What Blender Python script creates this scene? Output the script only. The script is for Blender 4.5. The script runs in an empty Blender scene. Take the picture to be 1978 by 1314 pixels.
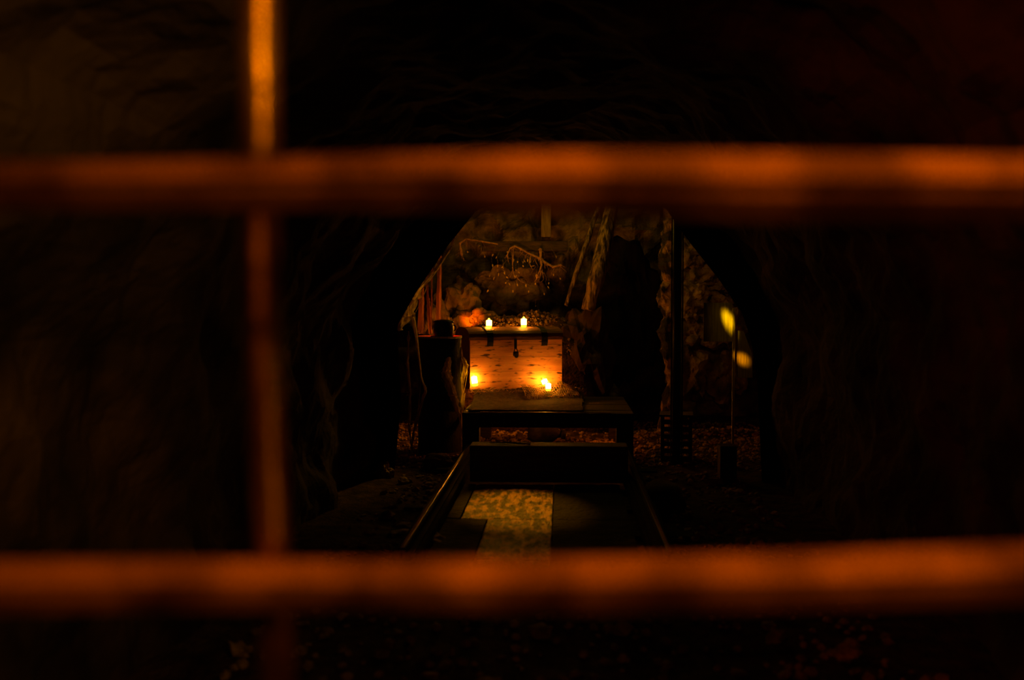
import bpy, bmesh, math, random
from mathutils import Vector, Matrix, noise
PI = math.pi
R = math.radians
sc = bpy.context.scene
col = sc.collection
random.seed(7)

# ------------------------------------------------------------ camera
F = 2000.0
cam_d = bpy.data.cameras.new('camera')
cam = bpy.data.objects.new('camera', cam_d)
col.objects.link(cam)
cam.location = (0, 0, 1.4)
cam.rotation_euler = (R(90 - 2.17), 0, R(2.78))
cam_d.sensor_width = 36
cam_d.lens = 36 * F / 1978
cam_d.clip_start = 0.02
cam_d.dof.use_dof = True
cam_d.dof.focus_distance = 10.0
cam_d.dof.aperture_fstop = 1.55
sc.camera = cam
CM = cam.rotation_euler.to_matrix()
CL = Vector(cam.location)


def W(px, py, Y):
    """world point at depth Y (metres down the tunnel) seen at a pixel of the 1978x1314 frame"""
    d = CM @ Vector(((px - 989) / F, (657 - py) / F, -1))
    return CL + d * (Y / d.y)


# ------------------------------------------------------------ world, exposure
wd = bpy.data.worlds.new('world')
sc.world = wd
wd.use_nodes = True
wd.node_tree.nodes['Background'].inputs[0].default_value = (1, 0.4, 0.05, 1)
wd.node_tree.nodes['Background'].inputs[1].default_value = 0.0
sc.view_settings.view_transform = 'Standard'
sc.view_settings.look = 'None'
sc.view_settings.exposure = 0
sc.view_settings.gamma = 1
sc.view_settings.use_curve_mapping = False


def aim(o, target):
    o.rotation_euler = (Vector(target) - o.location).to_track_quat('-Z', 'Y').to_euler()


def lamp(name, kind, loc, power, color, size=0.05, target=None, angle=60, blend=0.5, sy=None):
    d = bpy.data.lights.new(name, kind)
    d.energy = power
    d.color = color
    if kind == 'AREA':
        d.size = size
        if sy:
            d.shape = 'RECTANGLE'
            d.size_y = sy
    else:
        d.shadow_soft_size = size
    if kind == 'SPOT':
        d.spot_size = R(angle)
        d.spot_blend = blend
    o = bpy.data.objects.new(name, d)
    col.objects.link(o)
    o.location = loc
    if target is not None:
        aim(o, target)
    return o


ORANGE = (1, 0.27, 0.0)
AMBER = (1, 0.42, 0.0)
# visitor side of the gate: a lamp over the gate, plus added fills and spots
lamp('visitor_lamp', 'AREA', (-0.08, 0.56, 2.45), 3.4, (1, 0.18, 0.0), 1.8, (-0.08, 0.9, 1.3), sy=0.1).data.spread = R(70)
lamp('visitor_fill', 'AREA', (0.0, -0.9, 1.9), 0.10, (1, 0.28, 0.0), 0.5, (0.0, 0.9, 1.25)).data.spread = R(80)
lamp('low_bar_fill', 'AREA', (0.1, 0.42, 1.50), 0.22, (1, 0.17, 0.0), 1.6, (0.1, 0.9, 1.16), sy=0.08).data.spread = R(90)  # added fill to brighten the lower bar
lamp('gate_spot', 'SPOT', (0.50, -0.4, 2.1), 48, (1, 0.31, 0.0), 0.03, (-0.252, 0.94, 1.665), 9.2, 0.3)
lamp('gate_spot_low', 'SPOT', (0.85, 0.0, 1.0), 2.6, (1, 0.30, 0.0), 0.03, (-0.243, 0.95, 1.245), 11, 1.0)
lamp('passage_fill_left', 'SPOT', (0.9, 1.05, 2.12), 46, (1, 0.44, 0.05), 0.1, (-1.6, 2.55, 1.5), 74, 1.0)  # added light for the left wall, no fixture here
lamp('passage_fill_right', 'SPOT', (-0.8, 1.05, 2.12), 42, (1, 0.13, 0.0), 0.1, (1.6, 3.0, 1.7), 74, 1.0)  # added light for the right wall, no fixture here
# chamber and floor: added unseen lights brightening single parts, no such fixtures there
lamp('rock_spot', 'SPOT', (-0.35, 9.6, 2.55), 2200, (1, 0.11, 0.0), 0.02, W(913, 609, 11.35), 7, 1.0)  # added unseen spot for the red glow on the boulder
lamp('chamber_back_fill', 'SPOT', W(1000, 668, 10.75), 20, (1, 0.32, 0.01), 0.03, W(1012, 550, 12), 70, 1.0)
lamp('chamber_fill', 'POINT', (-0.2, 10.9, 2.75), 7.5, (1, 0.60, 0.03), 0.1)
lamp('rubble_fill', 'POINT', W(940, 662, 10.7), 18, (1, 0.22, 0.0), 0.05)  # added fill behind the chest for the rubble, no lantern stands there
lamp('drum_fill', 'SPOT', (W(859, 640, 9.6).x, 9.6, 1.21), 2.2, (1, 0.012, 0.0), 0.012, (W(859, 640, 9.6).x, 9.5, 1.0), 150, 0.6)
lamp('strip_fill', 'SPOT', W(838, 660, 9.72), 1.6, (1, 0.20, 0.0), 0.012, W(830, 585, 9.95), 90, 0.8)
lamp('sack_spot', 'SPOT', (1.3, 8.9, 1.9), 9, (1, 0.42, 0.01), 0.02, W(1280, 985, 6.9), 9, 1.0)
lamp('stone_spot', 'SPOT', (-0.9, 8.8, 1.9), 4, (1, 0.42, 0.01), 0.02, W(815, 1055, 5.95), 8, 1.0)
lamp('near_stone_spot', 'SPOT', (0.3, 0.8, 2.2), 2.5, (1, 0.10, 0.0), 0.02, W(1632, 1262, 3.9), 5, 1.0)
lamp('near_rubble_spot', 'SPOT', (0.3, 0.8, 2.2), 3.0, (1, 0.34, 0.01), 0.05, W(1030, 1290, 4.2), 16, 1.0)
lamp('web_spot', 'SPOT', (-0.5, 9.6, 2.2), 60, (1, 0.45, 0.02), 0.03, W(805, 590, 8.8), 50, 1.0)
lamp('drum_web_spot', 'SPOT', (-0.25, 8.8, 2.0), 480, (1, 0.44, 0.0), 0.02, W(901, 740, 9.5), 9, 1.0)
lamp('floor_spot', 'SPOT', (-0.85, 9.4, 2.45), 290, (1, 0.36, 0.005), 0.02, W(1008, 1020, 6.7), 17, 0.9)  # added unseen spot for the lit floor patch
lamp('gravel_fill', 'POINT', (-0.35, 9.5, 0.335), 2.8, (1, 0.24, 0.0), 0.03)  # added fill hidden under the table for the gravel
lamp('gravel_fill_far', 'POINT', (0.35, 9.9, 0.335), 2.4, (1, 0.2, 0.0), 0.03)  # second added fill under the table
lamp('right_rock_spot', 'SPOT', (0.9, 8.9, 2.6), 17, (1, 0.40, 0.02), 0.05, W(1350, 520, 11.3), 26, 1.0)
lamp('outcrop_spot', 'SPOT', (0.2, 9.0, 2.4), 9, (1, 0.38, 0.01), 0.05, W(1280, 560, 10.8), 34, 1.0)
lamp('gravel_fill_right', 'POINT', (2.4, 9.9, 1.1), 1.2, (1, 0.14, 0.0), 0.05)  # added fill for the gravel on the right
lamp('plate_spot', 'SPOT', (1.15, 8.75, 1.9), 130, (1, 0.60, 0.0), 0.02, W(1406, 617, 9.1), 7.6, 1.0)  # added unseen spot for the glow on the upper plate
lamp('post_spot', 'SPOT', (1.1, 8.7, 2.1), 1.5, (1, 0.6, 0.0), 0.02, W(1418, 660, 9.1), 24, 0.8)
lamp('plate_spot_low', 'SPOT', (1.2, 8.65, 1.2), 26, (1, 0.36, 0.0), 0.02, W(1434, 694, 9.12), 10, 1.0)


# ------------------------------------------------------------ materials
def mat(name, c1, c2=None, rough=0.8, metal=0.0, scale=8.0, bump=0.0, bscale=None, emit=None, estr=0,
        stretch=(1, 1, 1), spec=0.5, detail=6, contrast=(0.35, 0.65), alpha=1.0):
    m = bpy.data.materials.new(name)
    m.use_nodes = True
    nt = m.node_tree
    N, L = nt.nodes, nt.links
    b = N['Principled BSDF']
    b.inputs['Roughness'].default_value = rough
    b.inputs['Metallic'].default_value = metal
    b.inputs['Specular IOR Level'].default_value = spec
    b.inputs['Base Color'].default_value = (*c1, 1)
    tc = N.new('ShaderNodeTexCoord')
    mp = N.new('ShaderNodeMapping')
    mp.inputs['Scale'].default_value = stretch
    L.new(tc.outputs['Object'], mp.inputs['Vector'])
    if c2:
        n = N.new('ShaderNodeTexNoise')
        n.inputs['Scale'].default_value = scale
        n.inputs['Detail'].default_value = detail
        L.new(mp.outputs[0], n.inputs['Vector'])
        r = N.new('ShaderNodeValToRGB')
        r.color_ramp.elements[0].position = contrast[0]
        r.color_ramp.elements[1].position = contrast[1]
        r.color_ramp.elements[0].color = (*c1, 1)
        r.color_ramp.elements[1].color = (*c2, 1)
        L.new(n.outputs['Fac'], r.inputs['Fac'])
        L.new(r.outputs['Color'], b.inputs['Base Color'])
    if bump:
        n2 = N.new('ShaderNodeTexNoise')
        n2.inputs['Scale'].default_value = bscale or scale * 3
        n2.inputs['Detail'].default_value = 8
        L.new(mp.outputs[0], n2.inputs['Vector'])
        bp = N.new('ShaderNodeBump')
        bp.inputs['Strength'].default_value = bump
        bp.inputs['Distance'].default_value = 0.03
        L.new(n2.outputs['Fac'], bp.inputs['Height'])
        L.new(bp.outputs[0], b.inputs['Normal'])
    if emit:
        b.inputs['Emission Color'].default_value = (*emit, 1)
        b.inputs['Emission Strength'].default_value = estr
    if alpha < 1:
        b.inputs['Alpha'].default_value = alpha
    return m


M = {}
M['tunnel'] = mat('tunnel_rock', (0.022, 0.014, 0.009), (0.095, 0.062, 0.038), 0.9, spec=0.2, scale=2.2, bump=0.9, bscale=9)
M['rock'] = mat('chamber_rock', (0.035, 0.025, 0.013), (0.27, 0.2, 0.11), 0.75, scale=5, bump=1.0, bscale=16)
M['stone'] = mat('loose_stone', (0.10, 0.06, 0.035), (0.5, 0.33, 0.2), 0.7, scale=14, bump=0.8, bscale=30)
M['earth'] = mat('packed_earth', (0.022, 0.012, 0.007), (0.11, 0.06, 0.033), 0.9, spec=0.2, scale=9, bump=1.0, bscale=35)
M['steel'] = mat('gate_iron', (0.20, 0.11, 0.05), (0.8, 0.5, 0.3), 0.6, scale=9, bump=0.25, bscale=60, metal=0.1,
                 contrast=(0.38, 0.62), detail=3, stretch=(1, 1, 1))  # tone mottling stands for patchy shadow on the bars
M['rail'] = mat('rail_steel', (0.004, 0.003, 0.002), (0.010, 0.007, 0.005), 0.85, spec=0.1, scale=20)
M['rail_top'] = mat('polished_rail_head', (0.4, 0.3, 0.22), (0.6, 0.5, 0.4), 0.2, scale=20, metal=1.0)
M['upright'] = mat('upright_iron', (0.30, 0.17, 0.09), (0.65, 0.42, 0.25), 0.32, scale=9, bump=0.12, bscale=40, metal=0.8)
M['shade_dark'] = mat('shaded_rock', (0.006, 0.004, 0.003), (0.02, 0.013, 0.009), 0.95, scale=3, bump=0.6, bscale=9, spec=0.1)  # near-black colour puts shade into unlit rock and timber
M['dark_wood'] = mat('dark_timber', (0.02, 0.012, 0.008), (0.07, 0.042, 0.025), 0.7, scale=6, bump=0.5, bscale=20,
                     stretch=(1, 6, 6))
M['dark_wood_y'] = mat('dark_timber_lengthways', (0.02, 0.012, 0.008), (0.08, 0.05, 0.03), 0.7, scale=6, bump=0.5,
                       bscale=20, stretch=(6, 1, 6))
M['outcrop'] = mat('lit_patch_outcrop', (0.012, 0.008, 0.004), (0.40, 0.24, 0.10), 0.75, scale=7, bump=1.0, bscale=18, contrast=(0.47, 0.62))  # pale blotches in the colour stand for lit patches on dark rock
M['bark'] = mat('rough_bark', (0.04, 0.025, 0.012), (0.42, 0.28, 0.13), 0.85, scale=9, bump=1.0, bscale=16,
                stretch=(3, 3, 0.6), contrast=(0.4, 0.62))
M['black'] = mat('black_iron', (0.012, 0.011, 0.01), (0.03, 0.027, 0.024), 0.45, scale=30, metal=0.6)
M['drum'] = mat('sooty_drum', (0.008, 0.006, 0.004), (0.025, 0.017, 0.01), 0.7, spec=0.2, scale=10, bump=0.3, bscale=30)
M['pole'] = mat('painted_pole', (0.02, 0.02, 0.024), None, 0.45, metal=0.3)
M['board_lit'] = mat('lit_patch_panel', (0.035, 0.018, 0.006), (0.80, 0.42, 0.14), 0.36, scale=19, bump=1.0, bscale=45,
                      stretch=(1.3, 0.42, 1), contrast=(0.44, 0.60), detail=12, spec=0.6)  # pale colour carries the pool of light on the floor
M['board_shade'] = mat('shade_panel', (0.003, 0.002, 0.0015), (0.012, 0.007, 0.004), 0.8, spec=0.15, scale=8, bump=0.7,
                      bscale=30)  # near-black colour carries the shade around the lit floor patch
M['hessian'] = mat('hessian', (0.035, 0.024, 0.010), (0.09, 0.06, 0.028), 0.95, scale=40, bump=0.7, bscale=150)
M['net'] = mat('rope_net', (0.5, 0.33, 0.14), (0.75, 0.52, 0.26), 0.9, scale=30)
M['root'] = mat('dry_root', (0.2, 0.11, 0.04), (0.5, 0.3, 0.13), 0.9, scale=30)
M['leaf'] = mat('dry_leaf', (0.22, 0.16, 0.06), (0.5, 0.38, 0.16), 0.9, scale=30)
M['lit_edge'] = mat('lit_table_edge', (0.12, 0.07, 0.03), (0.4, 0.22, 0.1), 0.35, scale=5)  # paler wood puts the lit line of the table edge into colour
M['web'] = mat('dusty_web', (0.45, 0.33, 0.16), (0.8, 0.62, 0.34), 0.85, scale=25, bump=0.4, bscale=60, alpha=0.8)
M['sheer'] = mat('sheer_strip', (0.5, 0.25, 0.1), (0.8, 0.4, 0.2), 0.7, scale=6, stretch=(8, 8, 0.4), alpha=0.55)
M['plate'] = mat('worn_plate', (0.4, 0.3, 0.14), (0.75, 0.6, 0.3), 0.45, scale=18, stretch=(8, 8, 0.4), bump=0.3,
                 bscale=30)
M['post'] = mat('prop_wood', (0.12, 0.08, 0.035), (0.25, 0.17, 0.08), 0.8, scale=8, stretch=(6, 6, 0.5), bump=0.4)
M['sack'] = mat('grimy_sack', (0.07, 0.045, 0.02), (0.22, 0.14, 0.07), 0.95, scale=8, bump=0.6, bscale=40)
M['crate'] = mat('weathered_crate', (0.04, 0.025, 0.015), (0.14, 0.09, 0.05), 0.75, scale=8, stretch=(1, 6, 6))
M['wax'] = mat('glowing_wax', (0.9, 0.75, 0.45), None, 0.5, emit=(1, 0.34, 0.022), estr=75)
M['waxlow'] = mat('wax_foot', (0.9, 0.7, 0.3), None, 0.5, emit=(1, 0.62, 0.02), estr=3.0)
M['flame'] = mat('flame', (1, 0.8, 0.4), None, 0.5, emit=(1, 0.55, 0.02), estr=9)
M['wick'] = mat('wick', (0.03, 0.02, 0.015))
M['lid'] = mat('chest_lid_wood', (0.13, 0.045, 0.016), (0.26, 0.10, 0.035), 0.6, scale=5, bump=0.3, bscale=18,
               stretch=(0.7, 5, 5))


def chest_wood():
    m = mat('birch_board', (0.66, 0.26, 0.08), (0.85, 0.38, 0.13), 0.6, scale=5, bump=0.2, bscale=18, stretch=(0.8, 4, 5))
    nt = m.node_tree
    N, L = nt.nodes, nt.links
    b = N['Principled BSDF']
    src = b.inputs['Base Color'].links[0].from_socket
    tc = N.new('ShaderNodeTexCoord')
    mp = N.new('ShaderNodeMapping')
    mp.inputs['Scale'].default_value = (9, 1, 38)
    L.new(tc.outputs['Object'], mp.inputs['Vector'])
    v = N.new('ShaderNodeTexNoise')
    v.inputs['Scale'].default_value = 1.0
    v.inputs['Detail'].default_value = 2.5
    L.new(mp.outputs[0], v.inputs['Vector'])
    r = N.new('ShaderNodeValToRGB')
    r.color_ramp.elements[0].position = 0.57
    r.color_ramp.elements[0].color = (0, 0, 0, 1)
    r.color_ramp.elements[1].position = 0.67
    r.color_ramp.elements[1].color = (1, 1, 1, 1)
    L.new(v.outputs['Fac'], r.inputs['Fac'])
    mx = N.new('ShaderNodeMixRGB')
    mx.inputs[2].default_value = (0.10, 0.035, 0.015, 1)
    L.new(r.outputs['Color'], mx.inputs[0])
    L.new(src, mx.inputs[1])
    L.new(mx.outputs[0], b.inputs['Base Color'])
    return m


M['birch'] = chest_wood()


def translucent(m, fac, a):
    nt = m.node_tree
    N, L = nt.nodes, nt.links
    out = N['Material Output']
    b = N['Principled BSDF']
    b.inputs['Alpha'].default_value = 1
    t = N.new('ShaderNodeBsdfTranslucent')
    src = b.inputs['Base Color'].links
    if src:
        L.new(src[0].from_socket, t.inputs['Color'])
    mx = N.new('ShaderNodeMixShader')
    mx.inputs[0].default_value = fac
    L.new(b.outputs[0], mx.inputs[1])
    L.new(t.outputs[0], mx.inputs[2])
    tr = N.new('ShaderNodeBsdfTransparent')
    m2 = N.new('ShaderNodeMixShader')
    m2.inputs[0].default_value = a
    L.new(tr.outputs[0], m2.inputs[1])
    L.new(mx.outputs[0], m2.inputs[2])
    L.new(m2.outputs[0], out.inputs['Surface'])


translucent(M['web'], 0.5, 0.85)
translucent(M['sheer'], 0.5, 0.6)
translucent(M['net'], 0.6, 1.0)


# ------------------------------------------------------------ helpers
def link(name, bm, m, parent=None, smooth=False, loc=None, kind=None):
    me = bpy.data.meshes.new(name)
    bmesh.ops.recalc_face_normals(bm, faces=bm.faces)
    bm.to_mesh(me)
    bm.free()
    if smooth:
        for p in me.polygons:
            p.use_smooth = True
    me.materials.append(m)
    o = bpy.data.objects.new(name, me)
    col.objects.link(o)
    if parent:
        o.parent = parent
    if loc is not None:
        o.location = loc
    if kind:
        o['kind'] = kind
    return o


def tag(o, label, cat, group=None, kind=None):
    o['label'] = label
    if cat:
        o['category'] = cat
    if group:
        o['group'] = group
    if kind:
        o['kind'] = kind
    return o


def thing(name, label, cat, loc=(0, 0, 0), rotz=0, group=None):
    o = bpy.data.objects.new(name, None)
    o.empty_display_size = 0.1
    col.objects.link(o)
    o.location = loc
    o.rotation_euler = (0, 0, rotz)
    return tag(o, label, cat, group)


def box(bm, x0, x1, y0, y1, z0, z1, bev=0.0, mtx=None):
    t = bmesh.new()
    bmesh.ops.create_cube(t, size=1)
    bmesh.ops.scale(t, vec=(x1 - x0, y1 - y0, z1 - z0), verts=t.verts)
    bmesh.ops.translate(t, vec=((x0 + x1) / 2, (y0 + y1) / 2, (z0 + z1) / 2), verts=t.verts)
    if bev:
        bmesh.ops.bevel(t, geom=t.edges[:], offset=bev, segments=2, affect='EDGES', profile=0.6)
    if mtx:
        t.transform(mtx)
    merge(bm, t)
    return bm


def merge(bm, t):
    me = bpy.data.meshes.new('tmp')
    t.to_mesh(me)
    t.free()
    bm.from_mesh(me)
    bpy.data.meshes.remove(me)


def boxo(name, m, parent, *a, bev=0.0, mtx=None):
    return link(name, box(bmesh.new(), *a, bev=bev, mtx=mtx), m, parent)


def tube(bm, pts, radii, n=10, cap=True, flat=1.0):
    pts = [Vector(p) for p in pts]
    if not hasattr(radii, '__len__'):
        radii = [radii] * len(pts)
    rings = []
    for i, p in enumerate(pts):
        d = (pts[min(i + 1, len(pts) - 1)] - pts[max(i - 1, 0)]).normalized()
        up = Vector((0, 0, 1)) if abs(d.z) < 0.9 else Vector((0, 1, 0))
        a = d.cross(up).normalized()
        b = a.cross(d).normalized()
        rings.append([bm.verts.new(p + (a * math.cos(2 * PI * k / n) + b * math.sin(2 * PI * k / n) * flat) * radii[i])
                      for k in range(n)])
    for r0, r1 in zip(rings, rings[1:]):
        for k in range(n):
            bm.faces.new((r0[k], r0[(k + 1) % n], r1[(k + 1) % n], r1[k]))
    if cap:
        bm.faces.new(rings[0][::-1])
        bm.faces.new(rings[-1])
    return bm


def lathe(bm, prof, n=32, c=(0, 0, 0)):
    rings = [[bm.verts.new((c[0] + r * math.cos(2 * PI * k / n), c[1] + r * math.sin(2 * PI * k / n), c[2] + z))
              for k in range(n)] for r, z in prof]
    for r0, r1 in zip(rings, rings[1:]):
        for k in range(n):
            bm.faces.new((r0[k], r0[(k + 1) % n], r1[(k + 1) % n], r1[k]))
    bm.faces.new(rings[0][::-1])
    bm.faces.new(rings[-1])
    return bm


def fbm(p, s, o=4):
    return noise.fractal(Vector(p) * s, 1.0, 2.1, o)


def ridged(p, s):
    v = Vector(p) * s
    return noise.voronoi(v)[0][0]


def sheet(name, fn, nu, nv, m, amp=0.1, s=1.2, parent=None, kind='structure', chunk=0.0, cs=2.5):
    """rock surface: fn(u,v) -> (point, outward direction)"""
    bm = bmesh.new()
    g = []
    for j in range(nv + 1):
        row = []
        for i in range(nu + 1):
            p, n = fn(i / nu, j / nv)
            d = amp * fbm(p, s) + (chunk * (ridged(p, cs) - 0.4) if chunk else 0)
            row.append(bm.verts.new(Vector(p) + Vector(n) * d))
        g.append(row)
    for j in range(nv):
        for i in range(nu):
            bm.faces.new((g[j][i], g[j][i + 1], g[j + 1][i + 1], g[j + 1][i]))
    return link(name, bm, m, parent, kind=kind)


def blob(bm, c, r, seed=0, amp=0.25, sub=2, s=1.6):
    t = bmesh.new()
    bmesh.ops.create_icosphere(t, subdivisions=sub, radius=1)
    for v in t.verts:
        n = v.co.normalized()
        q = n * s + Vector((seed * 3.1, seed * 1.7, seed * 5.3))
        k = 1 + amp * noise.noise(q) * 1.6 + amp * 0.5 * noise.noise(q * 3)
        v.co = Vector((n.x * r[0], n.y * r[1], n.z * r[2])) * k
    bmesh.ops.translate(t, vec=c, verts=t.verts)
    merge(bm, t)
    return bm


# ------------------------------------------------------------ setting
FLOOR_Z = 0.0
floor = sheet('floor', lambda u, v: ((-4 + 8 * u, -1.5 + 15.5 * v, 0.0), (0, 0, 1)), 90, 170, M['earth'], 0.035, 1.6)
PX = 1.52  # half width of the passage
prof = [(-PX - .05, -0.1), (-PX - .1, 0.6), (-PX - .05, 1.25), (-1.25, 1.95), (-.75, 2.38), (0, 2.5), (.8, 2.38), (1.3, 1.95),
        (PX + .12, 1.3), (PX + .16, .6), (PX + .12, -0.1)]


def poly(prof, t):
    L = [0]
    for a, b in zip(prof, prof[1:]):
        L.append(L[-1] + math.dist(a, b))
    d = t * L[-1]
    for i in range(len(prof) - 1):
        if d <= L[i + 1] + 1e-9:
            k = (d - L[i]) / (L[i + 1] - L[i])
            return (prof[i][0] + (prof[i + 1][0] - prof[i][0]) * k, prof[i][1] + (prof[i + 1][1] - prof[i][1]) * k)
    return prof[-1]


def wall_part(pr, y0=-1.5, y1=8.15):
    def fn(u, v):
        x, z = poly(pr, v)
        y = y0 + (y1 - y0) * u
        n = Vector((x, 0, z - 1.1)).normalized()
        return (x, y, z), n
    return fn


sheet('wall_left', wall_part(prof[:4]), 150, 46, M['tunnel'], 0.16, 1.3, chunk=0.16, cs=1.6)
sheet('ceiling', wall_part(prof[3:8]), 150, 50, M['tunnel'], 0.16, 1.3, chunk=0.16, cs=1.6)
sheet('wall_right', wall_part(prof[7:]), 150, 46, M['tunnel'], 0.16, 1.3, chunk=0.16, cs=1.6)
# end of the passage behind the camera
sheet('wall_entrance', lambda u, v: ((-2.2 + 4.4 * u, -1.5, -0.1 + 3 * v), (0, -1, 0)), 20, 16, M['tunnel'], 0.1, 1.3)

# portal rock: the rough octagonal mouth where the passage opens into the chamber
hole = [(-1.34, -0.1), (-1.27, 0.6), (-1.30, 1.2), (-1.14, 1.48), (-.89, 1.84), (-.66, 2.12), (0, 2.22), (.78, 2.14),
        (.97, 1.87), (1.20, 1.58), (1.39, 1.31), (1.46, 1.1), (1.51, .8), (1.56, -0.1)]
outer = [(-3.6, -0.1), (-3.6, 0.6), (-3.6, 1.2), (-3.6, 2), (-3.6, 3.4), (-1.5, 3.4), (0, 3.4), (1.5, 3.4), (3.6, 3.4),
         (3.6, 2.4), (3.6, 1.6), (3.6, 1.2), (3.6, .8), (3.6, -0.1)]


def portal_fn(yy, back):
    def fn(u, v):
        hx, hz = poly_idx(hole, u)
        if back:
            hx, hz = hx * 1.12, 1.1 + (hz - 1.1) * 1.12
        ox, oz = poly_idx(outer, u)
        p = (hx + (ox - hx) * v, yy, hz + (oz - hz) * v)
        return p, (0, 1 if back else -1, 0)
    return fn


def poly_idx(pr, t):
    f = t * (len(pr) - 1)
    i = min(int(f), len(pr) - 2)
    k = f - i
    return pr[i][0] + (pr[i + 1][0] - pr[i][0]) * k, pr[i][1] + (pr[i + 1][1] - pr[i][1]) * k


def jamb_fn(u, v):
    hx, hz = poly_idx(hole, u)
    n = Vector((hx, 0, hz - 1.1)).normalized()
    k = 1 + .12 * v
    return (hx * k, 8.1 + 0.45 * v, 1.1 + (hz - 1.1) * k), n


po = sheet('wall_portal', portal_fn(8.1, False), 90, 18, M['shade_dark'], 0.0, 1.5)  # portal coloured black to stand as an unlit silhouette
sheet('rock_face', portal_fn(8.55, True), 90, 18, M['shade_dark'], 0.0, 1.5, parent=po, kind=None)
sheet('rock_reveal', jamb_fn, 120, 12, M['shade_dark'], 0.0, 3, parent=po, kind=None)

# chamber
CH = [(-2.7, -0.1), (-2.8, 1.2), (-2.4, 2.3), (-1.2, 3.0), (0.3, 3.15), (1.9, 2.9), (2.7, 2.2), (3.0, 1.2), (2.95, -0.1)]


def chpart(pr):
    return wall_part(pr, 8.5, 13.2)


sheet('wall_chamber_left', chpart(CH[:3]), 70, 40, M['rock'], 0.2, 1.6, chunk=0.3, cs=2.2)
sheet('ceiling_chamber', chpart(CH[2:7]), 70, 60, M['rock'], 0.2, 1.6, chunk=0.3, cs=2.2)
sheet('wall_chamber_right', chpart(CH[6:]), 70, 40, M['rock'], 0.2, 1.6, chunk=0.3, cs=2.2)
sheet('wall_back', lambda u, v: ((-3.2 + 6.4 * u, 12.9 - 0.35 * math.sin(PI * v), -0.1 + 3.4 * v), (0, -1, 0)), 170, 100,
      M['rock'], 0.22, 1.5, chunk=0.5, cs=3.0)


# ------------------------------------------------------------ gate in the foreground
gate = thing('metal_gate', 'iron bar gate with patchy shade in its colour across the passage, out of focus in front of everything', 'gate', (0, 0.9, 0))


def gp(px, py, Y):
    return W(px, py, Y) - Vector((0, 0.9, 0))


def bar(name, pts, hh, Y):
    """six-sided bar with a sloping upper face; hh = half height at each point"""
    bm = bmesh.new()
    rings = []
    shp = [(-1.0, 0.18), (-0.4, 1.0), (0.5, 1.0), (1.0, 0.4), (1.0, -0.6), (0.4, -1.0), (-0.4, -1.0), (-0.85, -0.35), (-0.85, 0.16)]
    for (px, py), h in zip(pts, hh):
        c = gp(px, py, Y)
        rings.append([bm.verts.new(c + Vector((0, a * h * 0.8, b * h))) for a, b in shp])
    n = len(shp)
    for r0, r1 in zip(rings, rings[1:]):
        for k in range(n):
            bm.faces.new((r0[k], r0[(k + 1) % n], r1[(k + 1) % n], r1[k]))
    bm.faces.new(rings[0][::-1])
    bm.faces.new(rings[-1])
    return link(name, bm, M['steel'], gate)


bar('cross_bar', [(-2350, 376), (-400, 366), (0, 360), (300, 358), (700, 352), (1100, 355), (1500, 362), (1978, 364), (2500, 366),
                  (4420, 372)],
    [.022, .022, .0205, .0205, .0225, .0265, .028, .026, .024, .022], 0.9)
bar('cross_bar', [(-2350, 1144), (-400, 1136), (0, 1133), (300, 1130), (700, 1130), (1100, 1131), (1500, 1124), (1978, 1108),
                  (2500, 1098), (4420, 1080)], [.022, .022, .0225, .0215, .0195, .022, .0225, .0235, .022, .022], 0.9)


def upright(px_top, px_mid, px_bot, name='upright_bar'):
    bm = bmesh.new()
    pts = [gp(px_top - 22, -900, .95), gp(px_top - 3, -100, .95), gp(px_top + 2, 330, .95), gp(px_mid, 600, .95),
           gp(px_mid + 9, 850, .95), gp(px_bot, 1100, .95), gp(px_bot + 12, 1400, .95), gp(px_bot + 30, 3500, .95)]
    tube(bm, pts, [.018, .018, .0175, .0155, .0155, .0155, .0155, .0155], 20)
    return link(name, bm, M['upright'], gate, smooth=True)


upright(502, 506, 528)
upright(2330, 2330, 2330)
upright(-1250, -1250, -1250)
for px, py in ((525, 1108), (505, 352)):
    bm = bmesh.new()
    blob(bm, gp(px, py, .918), (.019, .012, .012), 3, 0.15, 2)
    link('weld', bm, M['steel'], gate)

# ------------------------------------------------------------ track, boards and beam on the floor
track = thing('mine_track', 'low mine track with two worn steel rails running up to the table', 'track', (0, 4.3, 0))
TX0, TX1 = -0.80, 0.53
TL = 4.5
for x in (TX0, TX1):
    s = -1 if x < 0 else 1
    boxo('stringer', M['shade_dark'], track, x - .07, x + .07, .8, TL, 0.02, 0.10, bev=0.008)
    bm = bmesh.new()
    box(bm, x - .045, x + .045, .8, TL, 0.10, 0.112)
    box(bm, x - .008, x + .008, .8, TL, 0.112, 0.152)
    box(bm, x - .022, x + .022, .8, TL, 0.150, 0.164, bev=0.003)
    rl = link('rail', bm, M['rail'], track)
    bm = bmesh.new()
    box(bm, x - .010, x + .010, .8, TL, 0.1642, 0.168, bev=0.0015)
    link('polished_tread', bm, M['rail_top'], rl)
for k in range(6):
    y = 0.25 + k * 0.78
    if abs(y - 3.3) < .25:
        continue
    j = random.uniform(-.02, .02)
    if k < 1:
        continue
    boxo('sleeper', M['board_shade'], track, TX0 - .24 + j, TX1 + .24 + j, y - .07, y + .07, -0.03, 0.022, bev=0.01)

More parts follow.
